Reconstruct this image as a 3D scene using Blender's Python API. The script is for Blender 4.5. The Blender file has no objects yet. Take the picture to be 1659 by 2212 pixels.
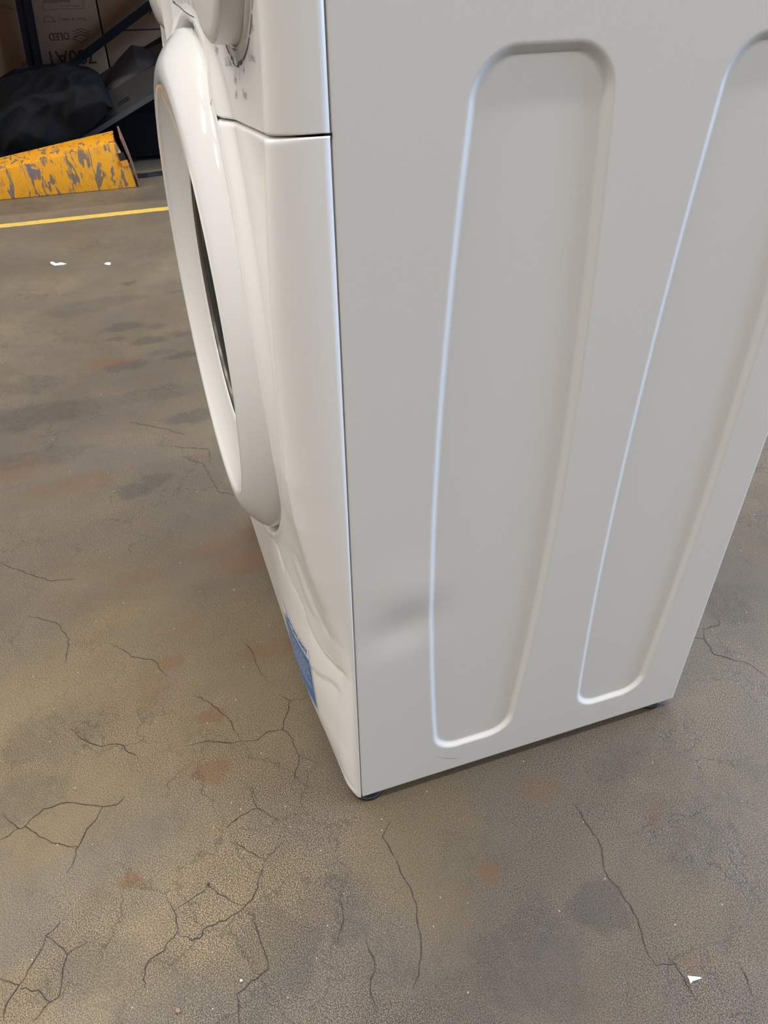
import bpy, bmesh, math, random
import numpy as np
from mathutils import Matrix, Vector, noise as mnoise
PI = math.pi
rnd = random.Random(7)
scene = bpy.context.scene
COL = scene.collection

# ------------------------------------------------------------------ camera
W, H, FPX = 1659, 2212, 1628.0
CAM = np.array([0.474256, -0.130891, 0.825838])
RM = np.array([[0.3269, 0.94503, -0.00739], [0.58128, -0.20723, -0.78688], [-0.74515, 0.25293, -0.61707]])
cam_data = bpy.data.cameras.new('camera')
cam = bpy.data.objects.new('camera', cam_data); COL.objects.link(cam)
cam_data.sensor_fit = 'HORIZONTAL'; cam_data.sensor_width = 36.0
cam_data.lens = FPX / W * 36.0
cam_data.clip_start = 0.02; cam_data.clip_end = 100
m = Matrix(((RM[0][0], -RM[1][0], -RM[2][0], CAM[0]), (RM[0][1], -RM[1][1], -RM[2][1], CAM[1]),
            (RM[0][2], -RM[1][2], -RM[2][2], CAM[2]), (0, 0, 0, 1)))
cam.matrix_world = m
scene.camera = cam

# ------------------------------------------------------------------ world, exposure
world = bpy.data.worlds.new('world'); scene.world = world; world.use_nodes = True
wn = world.node_tree.nodes; bgn = wn['Background']
bgn.inputs[0].default_value = (0.42, 0.64, 1.0, 1); bgn.inputs[1].default_value = 19.0
scene.view_settings.view_transform = 'Standard'; scene.view_settings.look = 'None'
scene.view_settings.exposure = 0.06; scene.view_settings.gamma = 1.0
scene.view_settings.use_curve_mapping = False

# ------------------------------------------------------------------ lamps of the warehouse (in their fittings)
LAMP_POWER = 73.0
LAMPS = [(x, y) for x in (-5.0, -2.2, 0.6, 3.4) for y in (-6.6, -4.0, -1.4, 1.2, 3.8)]

# ------------------------------------------------------------------ helpers
def P3(px, py, axis, val):
    d = np.array([(px - W / 2) / FPX, (py - H / 2) / FPX, 1.0]) @ RM
    t = (val - CAM[axis]) / d[axis]
    return CAM + t * d
def fl(px, py):
    q = P3(px, py, 2, 0.0); return (float(q[0]), float(q[1]))

def link(o, parent=None):
    COL.objects.link(o)
    if parent is not None: o.parent = parent
    return o
def tag(o, label=None, cat=None, group=None, kind=None):
    if label: o['label'] = label
    if cat: o['category'] = cat
    if group: o['group'] = group
    if kind: o['kind'] = kind
    return o
def empty(name, loc=(0, 0, 0)):
    o = bpy.data.objects.new(name, None); o.empty_display_size = 0.05
    COL.objects.link(o); o.location = loc; return o
def mesh_obj(name, verts, faces, mat, parent=None, smooth=True, angle=None):
    me = bpy.data.meshes.new(name); me.from_pydata([tuple(map(float, v)) for v in verts], [], faces); me.update()
    bm = bmesh.new(); bm.from_mesh(me); bmesh.ops.recalc_face_normals(bm, faces=bm.faces); bm.to_mesh(me); bm.free()
    return _fin(name, me, mat, parent, smooth, angle)
def _fin(name, me, mat, parent, smooth, angle):
    if mat: me.materials.append(mat)
    if smooth:
        me.shade_smooth()
        if angle:
            try: me.set_sharp_from_angle(angle=math.radians(angle))
            except Exception: pass
    o = bpy.data.objects.new(name, me)
    return link(o, parent)
def bm_obj(name, bm, mat, parent=None, smooth=False, angle=35):
    bmesh.ops.recalc_face_normals(bm, faces=bm.faces)
    me = bpy.data.meshes.new(name); bm.to_mesh(me); bm.free()
    return _fin(name, me, mat, parent, smooth, angle)
def add_box(bm, lo, hi, bevel=0.0, seg=2):
    vs = [bm.verts.new((x, y, z)) for x in (lo[0], hi[0]) for y in (lo[1], hi[1]) for z in (lo[2], hi[2])]
    f = [(0, 1, 3, 2), (4, 6, 7, 5), (0, 4, 5, 1), (2, 3, 7, 6), (0, 2, 6, 4), (1, 5, 7, 3)]
    fs = [bm.faces.new([vs[i] for i in q]) for q in f]
    if bevel:
        es = list({e for q in fs for e in q.edges})
        bmesh.ops.bevel(bm, geom=es, offset=bevel, segments=seg, profile=0.5, affect='EDGES')
def box(name, lo, hi, mat, parent=None, bevel=0.0, seg=2):
    bm = bmesh.new(); add_box(bm, lo, hi, bevel, seg)
    return bm_obj(name, bm, mat, parent, smooth=bevel > 0)
def add_prism(bm, pts, ext):
    """pts: 3d loop, ext: extrusion vector"""
    a = [bm.verts.new(p) for p in pts]; e = Vector(ext)
    b = [bm.verts.new(Vector(p) + e) for p in pts]
    bm.faces.new(a); bm.faces.new(b[::-1]); n = len(a)
    for i in range(n): bm.faces.new((a[i], b[i], b[(i + 1) % n], a[(i + 1) % n]))
def prism(name, pts, ext, mat, parent=None, bevel=0.0):
    bm = bmesh.new(); add_prism(bm, pts, ext)
    if bevel: bmesh.ops.bevel(bm, geom=list(bm.edges), offset=bevel, segments=2, profile=0.5, affect='EDGES')
    return bm_obj(name, bm, mat, parent, smooth=bevel > 0)
def add_beam(bm, p0, p1, w, h, up=(0, 0, 1)):
    p0, p1, up = Vector(p0), Vector(p1), Vector(up); d = (p1 - p0).normalized()
    s = d.cross(up).normalized() * w / 2; u = s.cross(d).normalized() * h / 2
    add_prism(bm, [p0 + s + u, p0 - s + u, p0 - s - u, p0 + s - u], p1 - p0)
def lathe_y(name, prof, cx, cz, mat, parent=None, n=128, a0=0, a1=2 * PI, rfun=None, yfun=None, closed_profile=False, angle=50):
    """revolve (r, y) profile about the axis through (cx, *, cz) parallel to Y"""
    full = abs(a1 - a0 - 2 * PI) < 1e-6; k = len(prof); vs = []; fs = []
    N = n if full else n + 1
    for i in range(N):
        a = a0 + (a1 - a0) * i / n
        for j, (r, y) in enumerate(prof):
            rr = r + (rfun(a, j, r) if rfun else 0); yy = y + (yfun(a, j, y) if yfun else 0)
            vs.append((cx + rr * math.cos(a), yy, cz + rr * math.sin(a)))
    kk = k if closed_profile else k - 1
    for i in range(n):
        i2 = (i + 1) % N
        for j in range(kk):
            j2 = (j + 1) % k
            fs.append((i * k + j, i * k + j2, i2 * k + j2, i2 * k + j))
    o = mesh_obj(name, vs, fs, mat, parent, True, angle)
    return o
def smooth_prof(pts, m=6):
    """Catmull-Rom through the profile points"""
    out = []; p = [pts[0]] + list(pts) + [pts[-1]]
    for i in range(1, len(p) - 2):
        a, b, c, d = map(np.array, (p[i - 1], p[i], p[i + 1], p[i + 2]))
        for t in np.linspace(0, 1, m, endpoint=False):
            out.append(tuple(0.5 * ((2 * b) + (-a + c) * t + (2 * a - 5 * b + 4 * c - d) * t * t + (-a + 3 * b - 3 * c + d) * t ** 3)))
    out.append(tuple(pts[-1])); return out
def sst(a, b, x):
    t = np.clip((x - a) / (b - a), 0, 1); return t * t * (3 - 2 * t)
def grid_faces(nu, nv, mask=None):
    idx = np.arange(nu * nv).reshape(nu, nv)
    q = np.stack([idx[:-1, :-1], idx[1:, :-1], idx[1:, 1:], idx[:-1, 1:]], -1).reshape(-1, 4)
    if mask is not None: q = q[mask.reshape(-1)]
    return q

_txt = {}
def text_geo(s, bold=False):
    """unit-height glyph outline filled as flat faces, from Blender's built-in font"""
    cu = bpy.data.curves.new('tmp', 'FONT'); cu.body = s; cu.size = 1.0; cu.resolution_u = 3
    if bold: cu.offset = 0.025
    o = bpy.data.objects.new('tmp', cu); COL.objects.link(o)
    dg = bpy.context.evaluated_depsgraph_get(); me = bpy.data.meshes.new_from_object(o.evaluated_get(dg))
    vs = [tuple(v.co[:2]) for v in me.vertices]; fs = [tuple(p.vertices) for p in me.polygons]
    bpy.data.objects.remove(o); bpy.data.curves.remove(cu); bpy.data.meshes.remove(me)
    return vs, fs
class Ink:
    """collects flat print in 2D then lays it on a surface through fun(u, v) -> xyz"""
    def __init__(s): s.v = []; s.f = []
    def text(s, t, u, v, size, sx=1.0, rot=0.0, bold=False, align='l'):
        vs, fs = text_geo(t, bold)
        if not vs: return s
        w = max(a[0] for a in vs) * size * sx
        off = {'l': 0, 'c': -w / 2, 'r': -w}[align]; n = len(s.v); c, q = math.cos(rot), math.sin(rot)
        for a, b in vs:
            a = a * size * sx + off; b = b * size
            s.v.append((u + a * c - b * q, v + a * q + b * c))
        s.f += [tuple(i + n for i in f) for f in fs]; return s
    def poly(s, pts): n = len(s.v); s.v += list(pts); s.f.append(tuple(range(n, n + len(pts)))); return s
    def rect(s, u0, v0, u1, v1): return s.poly([(u0, v0), (u1, v0), (u1, v1), (u0, v1)])
    def line(s, pts, w):
        for (a, b), (c, d) in zip(pts, pts[1:]):
            L = math.hypot(c - a, d - b) or 1e-9; nx, ny = -(d - b) / L * w / 2, (c - a) / L * w / 2
            ex, ey = (c - a) / L * w * .3, (d - b) / L * w * .3
            s.poly([(a - ex + nx, b - ey + ny), (a - ex - nx, b - ey - ny), (c + ex - nx, d + ey - ny), (c + ex + nx, d + ey + ny)])
        return s
    def arc(s, u, v, r, a0, a1, w, n=40):
        for i in range(n):
            p, q = a0 + (a1 - a0) * i / n, a0 + (a1 - a0) * (i + 1) / n
            s.poly([(u + (r - w / 2) * math.cos(p), v + (r - w / 2) * math.sin(p)), (u + (r + w / 2) * math.cos(p), v + (r + w / 2) * math.sin(p)),
                    (u + (r + w / 2) * math.cos(q), v + (r + w / 2) * math.sin(q)), (u + (r - w / 2) * math.cos(q), v + (r - w / 2) * math.sin(q))])
        return s
    def lay(s, name, fun, mat, parent):
        me = bpy.data.meshes.new(name); me.from_pydata([tuple(map(float, fun(a, b))) for a, b in s.v], [], s.f); me.update()
        return _fin(name, me, mat, parent, False, None)

# ------------------------------------------------------------------ materials
class NB:
    def __init__(s, name):
        s.m = bpy.data.materials.new(name); s.m.use_nodes = True; s.t = s.m.node_tree; s.n = s.t.nodes
        s.b = s.n['Principled BSDF']; s.tc = None
    def add(s, typ, ins=None, **kw):
        n = s.n.new(typ)
        for k, v in kw.items(): setattr(n, k, v)
        for k, v in (ins or {}).items():
            if isinstance(v, bpy.types.NodeSocket): s.t.links.new(v, n.inputs[k])
            else: n.inputs[k].default_value = v
        return n
    def co(s):
        if not s.tc: s.tc = s.add('ShaderNodeTexCoord').outputs['Object']
        return s.tc
    def noise(s, scale, detail=4, rough=.55, vec=None, dist=0.0):
        return s.add('ShaderNodeTexNoise', {'Vector': vec or s.co(), 'Scale': scale, 'Detail': detail, 'Roughness': rough, 'Distortion': dist}).outputs['Fac']
    def ramp(s, fac, stops, interp='LINEAR'):
        r = s.add('ShaderNodeValToRGB', {'Fac': fac}); e = r.color_ramp.elements; r.color_ramp.interpolation = interp
        while len(e) < len(stops): e.new(0.5)
        for el, (p, c) in zip(e, stops): el.position = p; el.color = c if len(c) == 4 else (*c, 1)
        return r.outputs['Color']
    def mix(s, fac, a, b, mode='MIX'):
        n = s.add('ShaderNodeMix', data_type='RGBA', blend_type=mode)
        for k, v in ((0, fac), (6, a), (7, b)):
            if isinstance(v, bpy.types.NodeSocket): s.t.links.new(v, n.inputs[k])
            else: n.inputs[k].default_value = v if k == 0 else (*v, 1)[:4]
        return n.outputs[2]
    def math(s, op, a, b=0.0, clamp=False):
        n = s.add('ShaderNodeMath', operation=op, use_clamp=clamp)
        for k, v in ((0, a), (1, b)):
            if isinstance(v, bpy.types.NodeSocket): s.t.links.new(v, n.inputs[k])
            else: n.inputs[k].default_value = v
        return n.outputs[0]
    def set(s, **kw):
        for k, v in kw.items():
            k = {'color': 'Base Color', 'rough': 'Roughness', 'metal': 'Metallic', 'spec': 'Specular IOR Level', 'normal': 'Normal', 'coat': 'Coat Weight', 'coatr': 'Coat Roughness', 'sheen': 'Sheen Weight'}.get(k, k)
            if isinstance(v, bpy.types.NodeSocket): s.t.links.new(v, s.b.inputs[k])
            else: s.b.inputs[k].default_value = (*v, 1) if isinstance(v, tuple) and len(v) == 3 else v
        return s
    def bump(s, h, strength=.2, dist=.01):
        return s.add('ShaderNodeBump', {'Height': h, 'Strength': strength, 'Distance': dist}).outputs['Normal']
def plain(name, color, rough=.5, var=.06, scale=30, **kw):
    b = NB(name); n = b.noise(scale)
    c = b.mix(n, tuple(x * (1 - var) for x in color), tuple(min(1, x * (1 + var)) for x in color))
    return b.set(color=c, rough=rough, **kw).m

def white_plastic(name, color, rough, bump=.0):
    b = NB(name); n = b.noise(8, 2)
    c = b.mix(n, tuple(x * .985 for x in color), color)
    b.set(color=c, rough=rough)
    if bump: b.set(normal=b.bump(b.noise(420, 2), bump, .0004))
    return b.m
M_DOOR = white_plastic('white gloss plastic', (.76, .757, .75), .09)
M_FRONT = white_plastic('white enamelled steel', (.86, .85, .84), .16, .05)
M_PANEL = white_plastic('white satin control panel', (.79, .78, .765), .22)
M_SIDE = white_plastic('white painted side steel', (.72, .72, .705), .36, .12)
M_KNOB = white_plastic('white satin knob plastic', (.74, .73, .71), .33)
M_GREYEDGE = plain('dark cabinet interior', (.03, .03, .035), .7)
M_INK = plain('grey blue printing ink', (.09, .10, .13), .5)
M_INKS = plain('pale printing ink', (.24, .24, .26), .5)
M_SCR = plain('dark scratch', (.10, .09, .09), .7)
M_BLACKRUB = plain('black rubber', (.012, .012, .014), .45)
M_BLUE = plain('blue sticker print', (.035, .16, .44), .35, .05)
M_STW = plain('white sticker', (.78, .78, .76), .3)

b = NB('door glass')
b.set(color=(.012, .02, .018), rough=.05, spec=.5)
M_GLASS = b.m
b = NB('ribbed green glass rim')
b.set(color=(.02, .045, .04), rough=.12)
M_GRIM = b.m
M_DARKPL = plain('smoked brown plastic', (.10, .075, .065), .25)

def concrete():
    b = NB('cracked concrete'); co = b.co()
    big = b.noise(1.3, 5, .6); mid = b.noise(5.5, 5, .6); fine = b.noise(60, 3, .6)
    base = b.ramp(big, [(.34, (.076, .061, .046)), (.50, (.110, .090, .064)), (.66, (.148, .121, .084))])
    base = b.mix(b.math('MULTIPLY', b.ramp(mid, [(.40, (0, 0, 0)), (.66, (1, 1, 1))]), .55), base, (.072, .060, .050))
    # fine sand grain
    g1 = b.noise(800, 2, .75)
    grain = b.ramp(g1, [(.38, (.10, .10, .13)), (.50, (.88, .88, .88)), (.62, (2.5, 2.4, 2.2))])
    rubbed = b.ramp(b.noise(3.1, 4, .6), [(.38, (.35, .35, .35)), (.62, (1, 1, 1))])
    base = b.mix(rubbed, base, b.mix(1.0, base, grain, 'MULTIPLY'))
    # light aggregate specks
    vo = b.add('ShaderNodeTexVoronoi', {'Vector': co, 'Scale': 75.0, 'Randomness': 1.0}, feature='F1')
    sp = b.math('LESS_THAN', vo.outputs['Distance'], .062)
    keep = b.math('GREATER_THAN', b.add('ShaderNodeSeparateColor', {'Color': vo.outputs['Color']}).outputs[0], .72)
    base = b.mix(b.math('MULTIPLY', b.math('MULTIPLY', sp, keep), .6), base, (.60, .55, .45))
    vo2 = b.add('ShaderNodeTexVoronoi', {'Vector': co, 'Scale': 130.0}, feature='F1')
    sp2 = b.math('LESS_THAN', vo2.outputs['Distance'], .13)
    keep2 = b.math('GREATER_THAN', b.add('ShaderNodeSeparateColor', {'Color': vo2.outputs['Color']}).outputs[1], .80)
    base = b.mix(b.math('MULTIPLY', b.math('MULTIPLY', sp2, keep2), .6), base, (.06, .055, .06))
    # fine craze cracks
    def craze(scale, w, dist, thr):
        nv = b.add('ShaderNodeTexNoise', {'Vector': co, 'Scale': scale * 2.3, 'Detail': 4.0, 'Roughness': .65})
        off = b.add('ShaderNodeVectorMath', {0: nv.outputs['Color'], 1: (.5, .5, .5)}, operation='SUBTRACT')
        offs = b.add('ShaderNodeVectorMath', {0: off.outputs[0], 'Scale': dist}, operation='SCALE')
        vv = b.add('ShaderNodeVectorMath', {0: co, 1: offs.outputs[0]}, operation='ADD')
        v = b.add('ShaderNodeTexVoronoi', {'Vector': vv.outputs[0], 'Scale': scale}, feature='DISTANCE_TO_EDGE')
        line = b.ramp(v.outputs['Distance'], [(0, (1, 1, 1)), (w, (0, 0, 0))])
        msk = b.ramp(b.noise(scale * .35, 3, .6), [(thr, (0, 0, 0)), (thr + .10, (1, 1, 1))])
        return b.math('MULTIPLY', line, msk)
    c1 = craze(9.0, .018, .09, .47); c2 = craze(26.0, .035, .035, .52)
    base = b.mix(b.math('MULTIPLY', c1, .6), base, (.045, .038, .036))
    base = b.mix(b.math('MULTIPLY', c2, .38), base, (.055, .046, .04))
    # individual stains from the attribute; its tan channel also paints warm light
    at = b.add('ShaderNodeAttribute', attribute_name='stain_or_warm_light'); sep = b.add('ShaderNodeSeparateColor', {'Color': at.outputs['Color']})
    nz = b.math('MULTIPLY', b.math('SUBTRACT', b.noise(70, 6, .8), .5), 1.7)
    def sm(k, top): return b.math('MULTIPLY', b.math('MULTIPLY', b.math('ADD', b.math('ADD', sep.outputs[k], nz), -.18), 1.9, True), top)
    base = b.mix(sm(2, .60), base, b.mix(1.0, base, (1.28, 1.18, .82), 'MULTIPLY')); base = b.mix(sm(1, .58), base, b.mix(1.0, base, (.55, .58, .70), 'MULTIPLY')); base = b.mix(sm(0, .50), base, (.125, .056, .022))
    rr = b.ramp(mid, [(.3, (.34, .34, .34)), (.7, (.56, .56, .56))])
    hgt = b.math('ADD', b.math('MULTIPLY', g1, .6), b.math('MULTIPLY', c1, -2.0))
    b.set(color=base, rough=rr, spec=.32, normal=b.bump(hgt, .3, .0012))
    return b.m
M_FLOOR = concrete()
M_CRACK = plain('crack dirt', (.030, .026, .025), .9, .3, 80)

def yellow_paint(name, worn):
    b = NB(name)
    sc = b.add('ShaderNodeMapping', {'Vector': b.co(), 'Scale': (14, 22, 7)})
    st = b.add('ShaderNodeTexNoise', {'Vector': sc.outputs[0], 'Scale': 1.6, 'Detail': 7.0, 'Roughness': .68, 'Distortion': .9}).outputs['Fac']
    c = b.mix(b.noise(9, 4), (.55, .225, .004), (.66, .285, .006))
    c = b.mix(b.ramp(b.noise(30, 5, .7), [(.56, (0, 0, 0)), (.64, (1, 1, 1))]), c, (.50, .19, .01))
    msk = b.ramp(st, [(worn, (0, 0, 0)), (worn + .03, (1, 1, 1))])
    under = b.mix(b.ramp(b.noise(16, 3), [(.50, (0, 0, 0)), (.60, (1, 1, 1))]), (.12, .085, .055), (.07, .085, .115))
    c = b.mix(b.math('MULTIPLY', msk, .92), c, under)
    l2 = b.add('ShaderNodeTexNoise', {'Vector': b.add('ShaderNodeMapping', {'Vector': b.co(), 'Rotation': (.5, 0, 0), 'Scale': (60, 90, 9)}).outputs[0], 'Scale': 1.0, 'Detail': 4.0, 'Roughness': .7}).outputs['Fac']
    c = b.mix(b.math('MULTIPLY', b.ramp(l2, [(.60, (0, 0, 0)), (.65, (1, 1, 1))]), .8), c, (.13, .10, .05))
    b.set(color=c, rough=b.ramp(st, [(.4, (.42, .42, .42)), (.7, (.7, .7, .7))]), normal=b.bump(msk, -.3, .002))
    return b.m
M_YEL = yellow_paint('scraped yellow paint', .535)
M_RUST = plain('rusty steel edge', (.16, .075, .045), .75, .5, 60)
b = NB('worn yellow floor line')
wear = b.ramp(b.noise(28, 6, .75), [(.47, (1, 1, 1)), (.56, (.2, .2, .2))])
c = b.mix(b.noise(12), (.46, .28, .01), (.58, .36, .02)); c = b.mix(wear, (.32, .26, .13), c)
M_LINE = b.set(color=c, rough=.6).m
b = NB('brown corrugated card')
wv = b.add('ShaderNodeTexWave', {'Vector': b.co(), 'Scale': 60.0, 'Distortion': .4}, bands_direction='Y').outputs['Fac']
c = b.mix(b.noise(4, 4), (.27, .150, .085), (.33, .19, .11)); c = b.mix(b.math('MULTIPLY', wv, .12), c, (.20, .11, .06))
M_CARD = b.set(color=c, rough=.8).m
M_CINK = plain('black carton ink', (.025, .02, .02), .7)
M_CINKP = plain('faint carton ink', (.16, .10, .09), .8)
M_TAPEB = plain('brown parcel tape', (.20, .12, .07), .35)
b = NB('dark navy cloth')
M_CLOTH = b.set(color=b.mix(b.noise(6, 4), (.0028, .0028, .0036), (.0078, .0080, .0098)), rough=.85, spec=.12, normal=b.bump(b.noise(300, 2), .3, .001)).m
M_COVER = plain('dark grey plastic sheet', (.022, .019, .021), .62, .25, 8)
b = NB('scuffed black board')
mp = b.add('ShaderNodeMapping', {'Vector': b.co(), 'Scale': (40, 3, 3)}).outputs[0]
sc = b.ramp(b.noise(4, 6, .75, mp), [(.55, (0, 0, 0)), (.72, (1, 1, 1))])
M_BOARD = b.set(color=b.mix(b.math('MULTIPLY', sc, .6), (.040, .040, .038), (.11, .105, .09)), rough=.6).m
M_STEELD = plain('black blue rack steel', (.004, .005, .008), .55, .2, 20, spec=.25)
M_VOID = plain('matt black crate plastic', (.004, .004, .005), .9, spec=.12)
M_BAYSHADE = plain('dark shelf board', (.05, .045, .04), .8, .2, 20)
M_WALL = plain('warehouse wall', (.28, .27, .255), .9, .05, 3)
M_CEIL = plain('warehouse ceiling', (.34, .335, .32), .9, .05, 3)
M_FIT = plain('lamp fitting', (.7, .7, .68), .5)
M_PAPER = plain('torn white paper', (.56, .55, .52), .7, .05, 200)
b = NB('lamp tube'); b.set(color=(1, 1, 1)); b.b.inputs['Emission Color'].default_value = (1, .93, .83, 1); b.b.inputs['Emission Strength'].default_value = 9
M_TUBE = b.m

# ------------------------------------------------------------------ setting: floor
GX = np.concatenate([[-12, -6], np.arange(-4.2, -1.2, .012), np.arange(-1.2, 1.001, .005), [3, 9]])
GY = np.concatenate([[-9, -3], np.arange(-1.2, -.6, .012), np.arange(-.6, .8, .005), np.arange(.8, 1.401, .012), [4, 9, 14]])
XX, YY = np.meshgrid(GX, GY, indexing='ij')
st = np.zeros(XX.shape + (4,)); st[..., 3] = 1
def stain_or_warm_light(ch, px, py, rpy, rpx, amt, rot=0.0):
    """stains or painted warm light, centred where the photograph shows it, radii in metres on the floor"""
    x, y = fl(px, py); c, s = math.cos(rot), math.sin(rot)
    u = (XX - x) * c + (YY - y) * s; v = -(XX - x) * s + (YY - y) * c
    wob = 1 + .12 * np.sin(3.0 * np.arctan2(v, u) + px) + .08 * np.sin(5.0 * np.arctan2(v, u) + py)
    d = np.sqrt((u / rpx) ** 2 + (v / rpy) ** 2) / wob
    st[..., ch] = np.maximum(st[..., ch], amt * sst(1.25, .60, d))
for a in [(458, 1545, .020, .014, .95), (460, 1665, .024, .020, .75), (368, 1430, .022, .014, .8), (300, 1245, .05, .02, .45), (590, 1400, .05, .02, .6),
          (1058, 1885, .014, .012, .9), (1165, 1705, .028, .018, .55), (170, 1045, .10, .035, .5), (280, 1900, .014, .010, .8), (230, 785, .07, .03, .55),
          (1410, 1760, .03, .010, .5, .8), (470, 1185, .05, .03, .55), (540, 1210, .06, .04, .6), (560, 1150, .05, .03, .5), (20, 1020, .10, .05, .4),
          (700, 1985, .02, .015, .3), (395, 1360, .04, .02, .35), (330, 1480, .03, .03, .4), (150, 1300, .05, .03, .3), (1505, 2080, .02, .01, .5), (430, 988, .03, .008, .6)]:
    stain_or_warm_light(0, *a[:2], *a[2:4], a[4], a[5] if len(a) > 5 else 0)
for a in [(293, 1060, .035, .026, .95), (335, 1037, .035, .024, .75), (268, 705, .05, .03, .9), (318, 736, .05, .025, .85), (338, 704, .03, .02, .6), (268, 790, .06, .03, .75),
          (392, 720, .045, .022, .75), (395, 768, .05, .02, .75), (350, 760, .04, .02, .5), (225, 652, .14, .04, .55), (160, 670, .12, .05, .5), (278, 612, .025, .02, .8),
          (40, 905, .20, .06, .6), (50, 835, .12, .05, .5), (100, 985, .12, .04, .5), (415, 900, .06, .03, .8), (378, 631, .03, .012, .7), (250, 732, .03, .015, .7),
          (1295, 1958, .035, .030, .9), (600, 2060, .045, .055, .85), (500, 2170, .05, .05, .6), (200, 2090, .06, .035, .7), (330, 2150, .05, .05, .55), (330, 1830, .07, .06, .45),
          (730, 1960, .05, .05, .45), (120, 1590, .07, .05, .5), (60, 1720, .05, .04, .6), (260, 1950, .05, .035, .45), (1150, 2080, .07, .06, .55), (1010, 1850, .05, .04, .35),
          (1560, 1300, .06, .05, .5), (1480, 1800, .06, .06, .45), (1620, 1700, .06, .05, .4), (840, 2120, .04, .05, .4), (250, 1790, .05, .04, .35), (600, 1800, .05, .04, .3),
          (1350, 1650, .06, .03, .4), (960, 2190, .08, .04, .5), (1640, 2000, .05, .05, .4), (340, 850, .12, .04, .45)]:
    stain_or_warm_light(1, *a[:4], a[4])
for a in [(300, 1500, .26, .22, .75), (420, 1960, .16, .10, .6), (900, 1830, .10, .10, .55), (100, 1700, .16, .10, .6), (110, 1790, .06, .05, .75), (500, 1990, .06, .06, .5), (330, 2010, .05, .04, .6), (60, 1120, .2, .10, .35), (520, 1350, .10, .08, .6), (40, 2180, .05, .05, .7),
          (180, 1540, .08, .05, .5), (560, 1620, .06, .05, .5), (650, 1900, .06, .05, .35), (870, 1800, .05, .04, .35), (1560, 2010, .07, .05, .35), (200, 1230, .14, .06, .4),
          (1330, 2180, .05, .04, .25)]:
    stain_or_warm_light(2, *a[:4], a[4])  # tan patches; the large ones paint warmth where the machine blocks blue daylight
fverts = np.stack([XX, YY, np.zeros_like(XX)], -1).reshape(-1, 3)
me = bpy.data.meshes.new('floor'); me.from_pydata(fverts.tolist(), [], grid_faces(len(GX), len(GY)).tolist()); me.update()
ca = me.color_attributes.new('stain_or_warm_light', 'FLOAT_COLOR', 'POINT'); ca.data.foreach_set('color', st.reshape(-1).astype(np.float32))
floor = _fin('floor', me, M_FLOOR, None, False, None); floor['kind'] = 'structure'

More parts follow.
